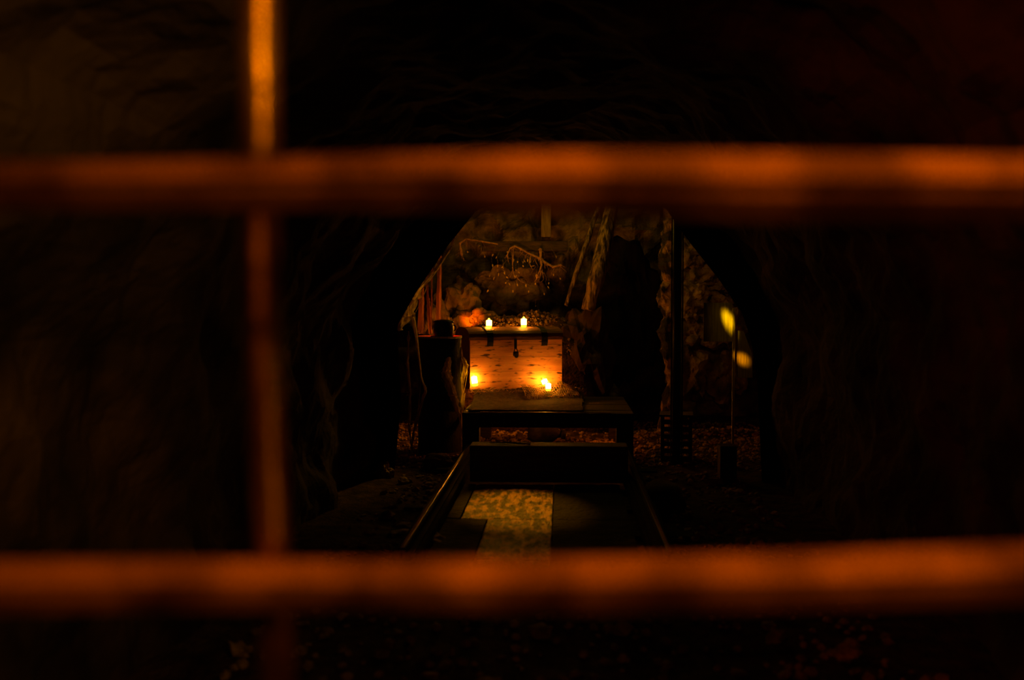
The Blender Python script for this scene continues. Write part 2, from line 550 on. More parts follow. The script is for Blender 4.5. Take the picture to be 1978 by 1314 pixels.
walk = thing('floor_boards', 'boards laid between the rails, the left sheet coloured pale for the lit patch', 'boards', (0, 4.3, 0))
bw = [(-.63, -.063, 'board_lit'), (-.055, .42, 'board_shade')]  # pale boards cut to the lit patch outline, dark ones for shade
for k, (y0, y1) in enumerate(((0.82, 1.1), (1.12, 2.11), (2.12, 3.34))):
    for x0, x1, mm in bw + [(-.72, -.47 if k < 2 else -.64, 'board_shade')]:
        if k == 1 and mm == 'board_lit':
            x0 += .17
        if k == 0 and mm == 'board_lit':
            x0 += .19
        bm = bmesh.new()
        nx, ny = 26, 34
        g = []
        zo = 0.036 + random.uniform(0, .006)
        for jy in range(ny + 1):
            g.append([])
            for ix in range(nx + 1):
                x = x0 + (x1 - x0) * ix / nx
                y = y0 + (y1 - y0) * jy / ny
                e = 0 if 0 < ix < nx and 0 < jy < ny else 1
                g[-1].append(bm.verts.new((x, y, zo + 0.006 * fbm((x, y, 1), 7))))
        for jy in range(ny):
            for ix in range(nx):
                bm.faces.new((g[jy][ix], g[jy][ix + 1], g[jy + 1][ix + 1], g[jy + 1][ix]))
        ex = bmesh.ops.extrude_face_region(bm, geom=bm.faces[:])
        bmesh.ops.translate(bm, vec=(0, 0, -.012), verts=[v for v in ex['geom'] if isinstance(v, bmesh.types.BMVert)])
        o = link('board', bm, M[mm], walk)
        o['label'] = 'board coloured pale as the lit patch' if mm == 'board_lit' else 'board darkened to stand for shade'

beam = tag(link('timber_beam', box(bmesh.new(), -.59, .59, -.11, .11, 0, .275, bev=.012), M['dark_wood'],
                loc=(W(1060, 900, 7.75).x, 7.78, 0.045)),
           'thick black timber beam lying across between the rails', 'beam')
a, b = W(945, 895, 7.78), W(1024, 897, 7.7)
stick = tube(bmesh.new(), [Vector((a.x, 7.8, .328)), Vector((a.x * .5 + b.x * .5, 7.76, .332)), Vector((b.x, 7.70, .329))],
             [.004, .006, .008], 7)
tag(link('stick', stick, M['bark']), 'thin bare stick lying on the black timber beam', 'stick')

# ------------------------------------------------------------ table
tl, tr = W(893, 797, 9.07).x, W(1224, 797, 9.07).x
tw = tr - tl
table = thing('timber_table', 'low black timber table carrying the chest, its front edge catching light', 'table',
              ((tl + tr) / 2, 9.05, 0))
TZ = W(1000, 797, 9.07).z
h = tw / 2
for k in range(6):
    y0 = 0.0 + k * 0.262
    boxo('tabletop_plank', M['dark_wood'], table, -h, h, y0, y0 + .256, TZ - .035, TZ - (0 if k % 2 else .003), bev=.004)
et = boxo('lit_edge_strip', M['lit_edge'], table, -h + .16, h - .20, -.006, 0.012, TZ + .0005, TZ + .007, bev=.002)  # strip added to draw the lit line along the table front
et['label'] = 'pale strip added for the lit table edge'
boxo('apron', M['dark_wood'], table, -h + .01, h - .01, 0.03, 0.09, TZ - .135, TZ - .036, bev=.004)
boxo('apron', M['dark_wood'], table, -h + .01, h - .01, 1.46, 1.52, TZ - .135, TZ - .036, bev=.004)
for x in (-h, h - .15):
    for y in (0.01, 1.42):
        boxo('leg', M['dark_wood'], table, x, x + .15, y + .0, y + .14, 0, TZ - .036, bev=.008)

# hessian cloth heaped on the table
def cloth(name, x0, x1, y0, y1, zf, m, nx=90, ny=40, th=.006, parent=None):
    bm = bmesh.new()
    g = []
    for j in range(ny + 1):
        g.append([])
        for i in range(nx + 1):
            x = x0 + (x1 - x0) * i / nx
            y = y0 + (y1 - y0) * j / ny
            x += .035 * fbm((y * 3, i * .01, 2), 1.3) * (i / nx)
            g[-1].append(bm.verts.new((x, y, zf(x, y))))
    for j in range(ny):
        for i in range(nx):
            bm.faces.new((g[j][i], g[j][i + 1], g[j + 1][i + 1], g[j + 1][i]))
    ex = bmesh.ops.extrude_face_region(bm, geom=bm.faces[:])
    bmesh.ops.translate(bm, vec=(0, 0, -th), verts=[v for v in ex['geom'] if isinstance(v, bmesh.types.BMVert)])
    return link(name, bm, m, parent, smooth=True)


CHX, CHY, CHZ, CHR = W(908, 700, 9.9).x, 9.9, 0.545, R(21)
rotc = Matrix.Rotation(CHR, 3, 'Z')


def chest_pt(x, y, z):
    return Vector((CHX, CHY, CHZ)) + rotc @ Vector((x, y, z))


def heap(x, y):
    # height of the crumpled hessian around the chest foot
    q = rotc.transposed() @ (Vector((x, y, 0)) - Vector((CHX, CHY, 0)))
    inside = -0.02 < q.x < 0.96 and q.y > 0.0
    near = math.exp(-(min(0, q.y) / 0.20) ** 2) if q.y < 0 else 1
    side = 1.0
    if q.x < -0.05:
        side = math.exp(-((q.x + 0.05) / 0.16) ** 2)
    if q.x > 0.98:
        side = math.exp(-((q.x - 0.98) / 0.2) ** 2)
    z = TZ + .014 + (CHZ - TZ - .02) * near * side
    if not inside:
        z += 0.045 * near * side * max(0, fbm((x, y, 3), 4) + .25) * min(1, abs(min(q.y, -0.0)) / .05 + (0 if q.y < 0 else 1) * .4)
        z += .012 * abs(fbm((x, y, 1), 9)) * side
    return max(z, TZ + .008)


tag(cloth('hessian_cloth', tl + .04, W(1125, 760, 9.8).x, 9.11, 10.50, heap, M['hessian'], 110, 70),
    'crumpled brown hessian cloth heaped under the chest on the table', 'cloth')

# rope net with a fringe along the chest foot
net = thing('rope_net', 'coarse rope net with frayed fringe bunched along the foot of the chest', 'net',
            chest_pt(0, 0, 0))
net.rotation_euler = (0, 0, CHR)


def nz(x, y):
    p = chest_pt(x, y, 0)
    return heap(p.x, p.y) - CHZ


bm = bmesh.new()
fr = bmesh.new()
lines = []
for i in range(30):
    x = 0.50 + i * 0.0185
    pts = []
    for k in range(7):
        y = -.045 - k * .030
        hump = .055 * math.exp(-((x - .90) / .07) ** 2) * math.sin(PI * min(1, (k + .6) / 5.5))
        pts.append((x + .006 * math.sin(k * 2.2 + i), y, nz(x, y) + .022 + hump + .008 * math.sin(i * .9 + k)))
    lines.append(pts)
    tube(bm, pts, .0028, 5)
    e = Vector(pts[-1])
    for _ in range(2):
        r = random.uniform
        tube(fr, [e, e + Vector((r(-.008, .008), -.012, -.006)), e + Vector((r(-.014, .014), -.02, -.028 - r(0, .015)))],
             [.004, .003, .0015], 4)
for k in range(7):
    tube(bm, [l[k] for l in lines], .0028, 5)
link('mesh_panel', bm, M['net'], net)
link('fringe', fr, M['net'], net, kind='stuff')
bm = bmesh.new()
for i in range(90):   # loose tangled strands left and right of the chest
    x = random.uniform(-.03, .14) if i < 40 else (random.uniform(.9, 1.10) if i < 65 else random.uniform(.1, .45))
    y = random.uniform(-.14, -.03)
    p = Vector((x, y, nz(x, y) + .012))
    r = random.uniform
    tube(bm, [p, p + Vector((r(-.03, .03), r(-.02, .02), r(.0, .02))), p + Vector((r(-.05, .05), r(-.03, .03), r(-.005, .035)))],
         .0018, 4)
link('loose_strands', bm, M['net'], net, kind='stuff')

# ------------------------------------------------------------ chest
chest = thing('treasure_chest', 'orange-lit wooden treasure chest with domed lid and black iron straps', 'chest',
              (CHX, CHY, CHZ), CHR)
CW, CD, CHH = 0.945, 0.50, 0.475
# front boards (three), sides, back, bottom
zz = [0, .17, .31, .425, CHH]
for k in range(4):
    boxo('front_board', M['birch'], chest, 0, CW, 0, .018, zz[k] + (.0 if k == 0 else .0012), zz[k + 1] - .0012, bev=.0015)
for x in (0.0, CW - .018):
    boxo('side_board', M['lid'], chest, x, x + .018, .018, CD - .018, 0, CHH, bev=.002)
boxo('back_board', M['lid'], chest, 0, CW, CD - .018, CD, 0, CHH, bev=.002)
boxo('bottom_board', M['lid'], chest, .018, CW - .018, .018, CD - .018, 0, .018)
# lid, domed
LH, LB = .122, .030


def lid_z(y, r=0.0):
    c = (y - CD / 2) / (CD / 2 + .012)
    return CHH + LB + (LH - LB + r) * max(0, 1 - abs(c) ** 2.5 * .98) ** .5


bm = bmesh.new()
sec = [(-.012, CHH + .002), (-.012, CHH + LB)] + [(CD * k / 18, lid_z(CD * k / 18)) for k in range(0, 19)] + \
      [(CD + .012, CHH + LB), (CD + .012, CHH + .002)]
ra = [bm.verts.new((-.012, y, z)) for y, z in sec]
rb = [bm.verts.new((CW + .008, y, z)) for y, z in sec]
for k in range(len(sec)):
    bm.faces.new((ra[k], ra[(k + 1) % len(sec)], rb[(k + 1) % len(sec)], rb[k]))
bm.faces.new(ra[::-1])
bm.faces.new(rb)
link('lid', bm, M['lid'], chest)


def strap(x, w=.062):
    bm = bmesh.new()
    path = [(-.003, CHH - .060), (-.017, CHH - .02), (-.018, CHH + LB)] + \
           [(CD * k / 16 - .003, lid_z(CD * k / 16) + .0045) for k in range(0, 17)] + [(CD + .017, CHH + LB), (CD + .017, CHH - .08)]
    vs = []
    for i, (y, z) in enumerate(path):
        n = Vector((0, y - CD / 2, (z - CHH - .0) * 2)).normalized() if i > 2 else Vector((0, -1, 0))
        vs.append([bm.verts.new((x, y, z)), bm.verts.new((x + w, y, z)),
                   bm.verts.new((x + w, y + n.y * .004, z + n.z * .004)), bm.verts.new((x, y + n.y * .004, z + n.z * .004))])
    for a_, b_ in zip(vs, vs[1:]):
        for k in range(4):
            bm.faces.new((a_[k], a_[(k + 1) % 4], b_[(k + 1) % 4], b_[k]))
    bm.faces.new(vs[0][::-1])
    bm.faces.new(vs[-1])
    s = link('strap', bm, M['black'], chest)
    for zz_ in (CHH - .045, CHH + .018):
        b2 = bmesh.new()
        bmesh.ops.create_uvsphere(b2, u_segments=10, v_segments=6, radius=.006)
        bmesh.ops.translate(b2, vec=(x + w / 2, -.020, zz_), verts=b2.verts)
        link('rivet', b2, M['black'], s)
    return s


strap(.168)
strap(.726)
hs = link('hasp', box(bmesh.new(), .440, .468, -.022, -.014, CHH - .085, CHH + .012, bev=.002), M['black'], chest)
bm = bmesh.new()
lock = box(bm, -.028, .028, -.009, .009, -.062, -.018, bev=.008)
lathe(lock, [(.004, 0), (.006, .004)], 12, (0, 0, -.03))
bmesh.ops.translate(bm, vec=(.454, -.028, CHH - .095), verts=bm.verts)
lk = link('padlock', bm, M['black'], chest)
bm = bmesh.new()
tube(bm, [(.454 + .017 * math.cos(t), -.028, CHH - .113 + .03 * math.sin(t)) for t in [PI * k / 10 for k in range(11)]], .0045, 8)
link('shackle', bm, M['black'], lk)
bm = bmesh.new()
lathe(bm, [(.019, -.001), (.021, 0), (.021, .012), (.019, .013)], 20)
bm.transform(Matrix.Translation((.454, -.037, CHH - .148)) @ Matrix.Rotation(R(90), 4, 'X') @ Matrix.Scale(1.25, 4, (0, 1, 0)))
link('lock_face', bm, M['drum'], lk)


# ------------------------------------------------------------ candles
def candle(label, p, w, hgt, tilt=(0, 0), group='glowing candles around the chest', cup=False):
    t = thing('candle', label, 'candle', p, 0, group)
    t.rotation_euler = (R(tilt[0]), R(tilt[1]), 0)
    r = w / 2
    k = .28
    link('wax_foot', lathe(bmesh.new(), [(r * .82, 0), (r * .95, .004), (r * .98, hgt * k)], 24), M['waxlow'], t, True)
    link('wax_body', lathe(bmesh.new(), [(r * .98, hgt * k + .0004), (r, hgt * .9), (r * .85, hgt * .985), (r * .4, hgt * .96)], 24),
         M['wax'], t, True)
    link('wick', tube(bmesh.new(), [(0, 0, hgt * .955), (.001, 0, hgt * .98), (.002, 0, hgt + .008)], .0013, 6), M['wick'], t)
    link('flame', lathe(bmesh.new(), [(.001, hgt - .001), (.012, hgt + .003), (.012, hgt + .008), (.008, hgt + .014),
                                      (.002, hgt + .020)], 16), M['flame'], t, True)
    return t


def lid_at(px, y):
    # point of the lid surface at chest-depth y seen in column px
    best = None
    for i in range(200):
        x = CW * i / 199
        p = chest_pt(x, y, lid_z(y) - CHZ + CHZ)
        d = CM.transposed() @ (p - CL)
        sx = 989 + F * d.x / -d.z
        if best is None or abs(sx - px) < best[0]:
            best = (abs(sx - px), p)
    return best[1]


candle('short glowing candle on the chest lid, the left one of two', lid_at(945, .17) + Vector((0, 0, -.004)), .056, .075)
candle('taller glowing candle on the chest lid, the right one with a bright halo', lid_at(1012, .17) + Vector((0, 0, -.004)),
       .056, .088)
p = W(918, 746, 9.85)
candle('leaning glowing candle before the lower left corner of the chest', p, .058, .095, (0, -8))
p = W(1055, 744, 10.09)
candle('tilted glowing candle against the chest above another, lower right', p, .060, .060, (0, -24))
p = W(1059, 755, 10.0)
candle('upright glowing candle on the rope net, lowest of all the candles', p, .054, .072)

# ------------------------------------------------------------ drum with pot and webs, left of the chest
DX = (W(806, 700, 9.45).x + W(890, 700, 9.45).x) / 2
DR = (W(890, 700, 9.45).x - W(806, 700, 9.45).x) / 2
DZ = W(850, 651, 9.25).z
drum = thing('oil_drum', 'tall sooty black drum left of the chest with its top glowing red', 'drum', (DX, 9.5, 0))
pr = [(DR * .96, 0), (DR, .015)]
for zc in (.33, .66):
    pr += [(DR, zc * DZ - .02), (DR * 1.035, zc * DZ), (DR, zc * DZ + .02)]
pr += [(DR, DZ - .02)]
link('body', lathe(bmesh.new(), pr, 48), M['drum'], drum, True)
link('rim', lathe(bmesh.new(), [(DR * .98, DZ - .0195), (DR * 1.03, DZ - .016), (DR * 1.03, DZ), (DR * .97, DZ), (DR * .96, DZ - .010)],
                  48), M['plate'], drum, True)['label'] = 'worn metal rim'
link('bung', lathe(bmesh.new(), [(.03, 0), (.03, .008), (.02, .012)], 20, (-.06, .05, DZ - .0095)), M['drum'], drum)

pot = thing('black_pot', 'squat black cooking pot standing on the red-lit drum top', 'pot', (W(857, 640, 9.42).x, 9.42, DZ - .009))
link('pot_body', lathe(bmesh.new(), [(.075, 0), (.088, .01), (.094, .05), (.092, .10), (.086, .125), (.092, .135)], 40), M['black'], pot,
     True)
link('pot_lid', lathe(bmesh.new(), [(.094, .136), (.095, .146), (.06, .158), (.018, .163)], 40), M['black'], pot, True)
bm = bmesh.new()
tube(bm, [(.085 + .028 * math.sin(t), 0, .085 + .026 * math.cos(t)) for t in [PI * k / 10 for k in range(11)]], .005, 8)
link('pot_handle', bm, M['rail'], pot)


def ribbon(name, pts, widths, m, label, cat='cobweb', group=None, th=.004, wob=.012, seed=1, parent=None, strands=0):
    """ragged hanging web sheet along a path"""
    bm = bmesh.new()
    n = 40
    P = [Vector(p) for p in pts]
    out = []
    for i in range(n + 1):
        f = i / n * (len(P) - 1)
        k = min(int(f), len(P) - 2)
        t = f - k
        t2 = t * t * (3 - 2 * t)
        c = P[k].lerp(P[k + 1], t2 if len(P) > 2 else t)
        w = widths[k] * (1 - t) + widths[k + 1] * t
        out.append((c, w))
    rows = []
    nc = 8
    for i, (c, w) in enumerate(out):
        row = []
        for k in range(nc + 1):
            u = k / nc - .5
            e = wob * noise.noise(Vector((i * .35, k * .6, seed * 7.7)))
            e2 = wob * noise.noise(Vector((i * .5, (0 if k < nc / 2 else 9), seed * 3.3))) * (1.4 if k in (0, nc) else .3)
            row.append(bm.verts.new(c + Vector((u * w + e2, e * 1.8 + .03 * math.cos(u * 7), e * .4))))
        rows.append(row)
    for i in range(n):
        for k in range(nc):
            bm.faces.new((rows[i][k], rows[i][k + 1], rows[i + 1][k + 1], rows[i + 1][k]))
    ex = bmesh.ops.extrude_face_region(bm, geom=bm.faces[:])
    bmesh.ops.translate(bm, vec=(0, th, 0), verts=[v for v in ex['geom'] if isinstance(v, bmesh.types.BMVert)])
    rnd = random.Random(seed)
    for s in range(strands):
        i0 = rnd.randint(0, n - 12)
        u0, u1 = rnd.uniform(-.8, .8), rnd.uniform(-.8, .8)
        i1 = i0 + rnd.randint(6, 12)
        a_, b_ = out[i0], out[i1]
        pa = a_[0] + Vector((u0 * a_[1], -.01, 0))
        pb = b_[0] + Vector((u1 * b_[1], -.01, 0))
        tube(bm, [pa, (pa + pb) / 2 + Vector((0, -.005, -.012)), pb], .0016, 4)
    o = link(name, bm, m, parent)
    if not parent:
        tag(o, label, cat, group)
    return o


yw = 9.5
ribbon('cobweb', [W(887, 654, yw), W(894, 690, yw), W(900, 705, yw), W(891, 745, yw), W(893, 790, yw), W(893, 845, 9.3)],
       [.014, .020, .050, .052, .034, .022], M['web'], 'bright dusty cobweb hanging down the right side of the drum', seed=2, strands=26)
ribbon('cobweb', [W(868, 690, 9.2), W(862, 720, 9.2), W(876, 765, 9.2), W(888, 800, 9.22)], [.03, .09, .08, .03], M['web'],
       'dim cobweb sheet across the front of the drum', seed=3, strands=14)
ribbon('cobweb', [Vector((W(880, 470, 8.5).x, 8.5, 1.96)), W(872, 478, 8.72), W(848, 512, 8.75), W(822, 545, 8.75), W(797, 580, 8.75), W(782, 612, 8.75), W(768, 640, 8.75)],
       [.02, .012, .03, .05, .10, .15, .04], M['web'], 'long cobweb swag slanting from the roof down to the left', seed=4, strands=22, wob=.03)
ribbon('cobweb', [W(797, 600, 8.9), W(806, 660, 8.9), W(815, 730, 8.9), W(823, 755, 8.9), W(812, 790, 8.9), W(800, 830, 8.9),
                  W(795, 870, 8.9)],
       [.03, .012, .010, .022, .02, .012, .01], M['web'], 'thin grey cobweb hanging in front of the left side of the drum', seed=5, strands=10)
ribbon('cobweb', [W(790, 640, 8.85), W(788, 700, 8.85), W(793, 760, 8.85), W(790, 820, 8.85), W(796, 868, 8.85)],
       [.012, .02, .02, .014, .01], M['web'], 'leftmost cobweb trailing down beside the portal rock', seed=6, strands=10)
# sheer strips behind the pot
for k, (x0, x1, wd_, yt, seed, lb) in enumerate(((824, 832, .03, 530, 11, 'orange sheer strip hanging nearest the cobweb swag'),
                                                (835, 833, .014, 522, 12, 'thin orange sheer strip hanging behind the pot, left one'),
                                                (850, 847, .05, 505, 13, 'wide orange sheer strip hanging behind the pot, right one'),
                                                (815, 812, .07, 575, 14, 'short dull sheer strip hanging lowest at the left'))):
    yy = 9.9 + .03 * k
    ribbon('fabric_strip', [Vector((W(x0, yt, yy).x, yy, 2.98)), W(x0, yt, yy), W((x0 + x1) / 2, yt + 60, yy), W(x1, 645, yy)], [wd_ * .6, wd_ * .7, wd_, wd_ * 1.1], M['sheer'],
           lb, cat='fabric strip', seed=seed, th=.002, wob=.006, group=None)


# ------------------------------------------------------------ rocks
def rock(label, px, py, Y, rw, rh, seed, m='rock', name='boulder', dep=None, amp=.28, cat='rock', sub=4, group=None, sink=0):
    c = W(px, py, Y)
    s = Y / F
    bm = bmesh.new()
    blob(bm, (0, 0, 0), (rw * s, (dep or rw) * s, rh * s), seed, amp, sub, 1.9)
    o = link(name, bm, M[m], loc=(c.x, c.y, max(c.z, 0) - sink))
    return tag(o, label, cat, group)


rock('big rounded boulder glowing red-brown behind the pot', 890, 590, 11.75, 38, 50, 1)
rock('boulder low behind the chest lid and left of the candles', 905, 640, 11.6, 42, 40, 2)
rock('jagged boulder behind the left lid candle', 938, 632, 11.5, 30, 34, 3)
rock('dark flat boulder at the far left, behind the sheer strips', 842, 640, 11.4, 34, 60, 4)

# rubble heap behind the chest: a solid mound with loose stones on it
mound = thing('rubble_heap', 'heap of pale rubble stones behind the chest, right of the boulders', 'rubble', (W(1005, 700, 11.4).x, 11.4, 0))
bm = bmesh.new()
mx, mtop = .58, W(1005, 608, 11.4).z
nu, nv = 60, 36


def mh(x, y):
    e = max(0, 1 - (abs(x) / .85) ** 4) * max(0, 1 - (y / .5) ** 2)
    return max(-.03, (mtop + .05 * fbm((x, y, 0), 3) + .06 * x) * e ** .5)


g = [[bm.verts.new((-.9 + 1.8 * i / nu, -.5 + 1.0 * j / nv, mh(-.9 + 1.8 * i / nu, -.5 + 1.0 * j / nv))) for i in range(nu + 1)] for j in
     range(nv + 1)]
for j in range(nv):
    for i in range(nu):
        bm.faces.new((g[j][i], g[j][i + 1], g[j + 1][i + 1], g[j + 1][i]))
link('mound', bm, M['earth'], mound)
me_list = []
for k in range(6):
    b2 = bmesh.new()
    t = blob(b2, (0, 0, 0), (1, .9, .75), k + 20, .35, 1, 1.5)
    me = bpy.data.meshes.new('stone')
    b2.to_mesh(me)
    b2.free()
    me.materials.append(M['stone'])
    me_list.append(me)
rs = random.Random(5)
cnt = 0
while cnt < 280:
    x, y = rs.uniform(-.8, .8), rs.uniform(-.47, .15)
    z = mh(x, y)
    if z < .85:
        continue
    o = bpy.data.objects.new('stone', me_list[cnt % 6])
    col.objects.link(o)
    o.parent = mound
    r = rs.uniform(.010, .027)
    o.location = (x, y, z + r * .3)
    o.scale = (r, r, r)
    o.rotation_euler = (rs.uniform(0, 6), rs.uniform(0, 6), rs.uniform(0, 6))
    cnt += 1

# gravel on the floor
bm = bmesh.new()
tmpl = []
for k in range(5):
    b2 = bmesh.new()
    blob(b2, (0, 0, 0), (1, .85, .6), k + 40, .35, 1, 1.5)
    b2.verts.ensure_lookup_table()
    tmpl.append(([v.co.copy() for v in b2.verts], [[v.index for v in f.verts] for f in b2.faces]))
    b2.free()


def gravel(n, x0, x1, y0, y1, r0, r1, seed, avoid=None, zf=None):
    rs = random.Random(seed)
    V, Fc = [], []
    for k in range(n):
        x, y = rs.uniform(x0, x1), rs.uniform(y0, y1)
        if avoid and avoid(x, y):
            continue
        vs, fs = tmpl[k % 5]
        r = rs.uniform(r0, r1) * (1.8 if rs.random() < .06 else 1)
        rot = Matrix.Rotation(rs.uniform(0, 6.28), 3, 'Z') @ Matrix.Rotation(rs.uniform(-.6, .6), 3, 'X')
        o = len(V)
        z = zf(x, y) if zf else 0.035 * fbm((x, y, 0), 1.6)
        if zf and z < .8:
            continue
        V += [tuple(rot @ (v * r) + Vector((x, y, z + r * .3))) for v in vs]
        Fc += [[o + i for i in f] for f in fs]
    me = bpy.data.meshes.new('gravel')
    me.from_pydata(V, [], Fc)
    me.materials.append(M['stone'])
    o = bpy.data.objects.new('gravel', me)
    col.objects.link(o)
    return o


tag(gravel(5200, -2.3, 2.6, 8.6, 11.9, .008, .026, 3, lambda x, y: abs(x - DX) < DR + .03 and abs(y - 9.5) < DR + .03),
    'loose gravel covering the chamber floor beneath and beside the table', 'gravel', kind='stuff')
tag(gravel(1500, -1.3, 1.4, 3.0, 8.4, .010, .035, 4, lambda x, y: -.92 < x < .65 and y > 5.05),
    'scattered stones on the passage floor beside the rails', 'gravel', kind='stuff')

rock('rounded dark stone by the foot of the drum, left of the rail', 845, 893, 8.6, 30, 18, 5, 'sack', 'boulder', 22, .12)
rock('low broken stone at the lower left, just above the lower cross bar', 825, 1062, 5.9, 44, 20, 6, 'stone', amp=.35)
rock('flat stone left of the broken one on the passage floor', 778, 1052, 6.1, 26, 9, 7, 'stone', amp=.3)
rock('small stone against the left portal rock', 742, 915, 8.0, 16, 20, 8, 'stone', amp=.35)
rock('reddish stone glinting in the bottom right corner', 1632, 1262, 3.9, 20, 16, 9, 'stone', amp=.25)

grit = gravel(2600, -.8, .8, -.47, .2, .004, .011, 8, None, mh)
grit.name = 'grit'
grit.parent = mound
grit['kind'] = 'stuff'

# boulder / outcrop stack at the right, behind the pole
bm = bmesh.new()
op, orr = [], []
for py, xl, xr in ((1010, 1262, 1312), (900, 1268, 1312), (800, 1276, 1310), (740, 1285, 1309), (700, 1284, 1306), (665, 1278, 1308), (640, 1272, 1306),
                   (612, 1280, 1308), (585, 1272, 1308), (562, 1270, 1306), (545, 1284, 1304), (515, 1274, 1308), (490, 1272, 1310),
                   (460, 1282, 1306), (420, 1284, 1310), (340, 1270, 1320), (250, 1250, 1340)):
    op.append(W((xl + xr) / 2, py, 10.85))
    orr.append((xr - xl) / 2 * 10.85 / F)
OP, OR_ = [], []
for k in range(len(op) - 1):
    for q in range(5):
        OP.append(op[k].lerp(op[k + 1], q / 5))
        OR_.append(orr[k] + (orr[k + 1] - orr[k]) * q / 5)
tube(bm, OP, OR_, 26, flat=1.4)
for v in bm.verts:
    q = v.co * 7
    v.co += Vector((noise.noise(q), noise.noise(q + Vector((9, 0, 0))), 0)) * .05 + Vector((noise.noise(q * 3), noise.noise(q * 3.1), noise.noise(q * 2.7))) * .025
tag(link('rock_outcrop', bm, M['outcrop']), 'ragged rock column standing just behind the black support pole', 'rock')
rk = [(1337, 490, 26, 28), (1350, 530, 34, 26), (1385, 545, 30, 24), (1340, 572, 28, 26), (1335, 604, 22, 20), (1375, 590, 36, 24),
      (1395, 640, 40, 34), (1345, 650, 36, 32), (1310, 540, 30, 34), (1330, 720, 40, 50), (1390, 720, 44, 60)]
for k, (x, y, a_, b_) in enumerate(rk):
    rock(['knobbly rock at the top right beside the pole', 'broad knobbly rock under the topmost one right of the pole',
          'knobbly rock nearest the right portal slope', 'rounded rock half way up right of the pole',
          'small pale rock touching the pole on its right', 'broad rock above the yellow-lit plate',
          'dark rock directly behind the yellow-lit plate', 'dark rock below the small pale one',
          'dark rock hidden behind the pole', 'low dark rock to the right of the pole foot',
          'lowest dark rock behind the narrow steel post'][k], x, y, 11.4 + .1 * (k % 3), a_, b_, 30 + k, 'rock', dep=30, amp=.35,
         group=None)
rock('dark rock mass behind the chest, right of the rubble', 1132, 700, 11.3, 52, 100, 50, 'tunnel', amp=.3, dep=50)
rock('tall dark rock between the leaning logs and the outcrop', 1215, 600, 11.9, 60, 130, 51, 'shade_dark', amp=.3, dep=50)  # coloured near-black for the unlit gap beside the outcrop
rock('dark cave rock above the rubble heap', 985, 560, 12.15, 60, 40, 52, 'rock', amp=.4, dep=14)


# ------------------------------------------------------------ timbers
def log(label, pts, radii, m='bark', name='log', n=14, cat='log'):
    bm = bmesh.new()
    P = [Vector(p) for p in pts]
    Q, RR = [], []
    seg = 14
    for i in range(seg + 1):
        f = i / seg * (len(P) - 1)
        k = min(int(f), len(P) - 2)
        Q.append(P[k].lerp(P[k + 1], f - k))
        RR.append(radii[k] * (1 - (f - k)) + radii[k + 1] * (f - k))
    tube(bm, Q, RR, n)
    for v in bm.verts:
        d = noise.noise(v.co * 9) * .016 + noise.noise(v.co * 25) * .006
        v.co += Vector((d, d * .5, 0))
    return tag(link(name, bm, m=M[m]), label, cat)


b0 = W(1150, 540, 11.2)
log('thick bark-covered log leaning to the right behind the chest', [W(1136, 600, 11.2), W(1152, 540, 11.25), W(1182, 400, 11.5)],
    [.07, .09, .075])
log('thin bark-covered log leaning left of the thick one', [W(1092, 590, 11.3), W(1118, 515, 11.4), W(1156, 400, 11.6)], [.022, .03, .028])
lint = boxo('lintel_beam', M['dark_wood'], None, -.55, .42, -.08, .08, -.055, .055, bev=.01)
c = W(1025, 476, 11.8)
lint.location = (c.x, c.y, c.z)
tag(lint, 'black timber lintel wedged across the rock above the chest', 'beam')
c = W(1055, 442, 11.82)
bm = bmesh.new()
box(bm, -.055, .055, -.06, .06, -.10, .42, bev=.012)
pst = tag(link('prop_post', bm, M['post'], loc=(c.x, c.y, c.z)), 'pale timber prop standing on the lintel beam', 'post')

# steel poles at the right
c = W(1308, 600, 8.75)
pole = thing('support_pole', 'black round support pole from floor to roof, right of the chest', 'pole', (c.x, c.y, 0))
link('shaft', tube(bmesh.new(), [(0, 0, .012), (0, 0, 2.75)], .037, 24, True), M['pole'], pole, True)
link('base_plate', box(bmesh.new(), -.09, .09, -.09, .09, 0, .012, bev=.002), M['pole'], pole)
for dx in (-.046, .046):
    link('cable', tube(bmesh.new(), [(dx, .0, .02), (dx, .0, 2.7)], .006, 8), M['drum'], pole)
c0, c1 = W(1417.5, 600, 9.1), W(1417.5, 755, 9.1)
post = thing('steel_post', 'narrow steel post with two worn plates at the right edge of the chamber', 'post', (c0.x, 9.1, 0))
link('upright', box(bmesh.new(), -.010, .010, -.012, .012, 0, c0.z + .02, bev=.002), M['plate'], post)
zt, zb = W(1400, 585, 9.1).z, W(1400, 760, 9.1).z
boxo('plate', M['plate'], post, -.26, -.011, .005, .012, W(1400, 660, 9.1).z, zt, bev=.001)
bm = bmesh.new()
zz0, zz1, zz2 = W(1430, 730, 9.1).z, W(1430, 680, 9.1).z, W(1430, 640, 9.1).z
vs = [(.016, zz0), (.17, zz0), (.165, zz1 - .02), (.09, zz2), (.016, zz2 + .01)]
f0 = [bm.verts.new((x, .020, z)) for x, z in vs]
f1 = [bm.verts.new((x, .027, z)) for x, z in vs]
bm.faces.new(f0)
bm.faces.new(f1[::-1])
for k in range(5):
    bm.faces.new((f0[k], f0[(k + 1) % 5], f1[(k + 1) % 5], f1[k]))
link('plate', bm, M['plate'], post)

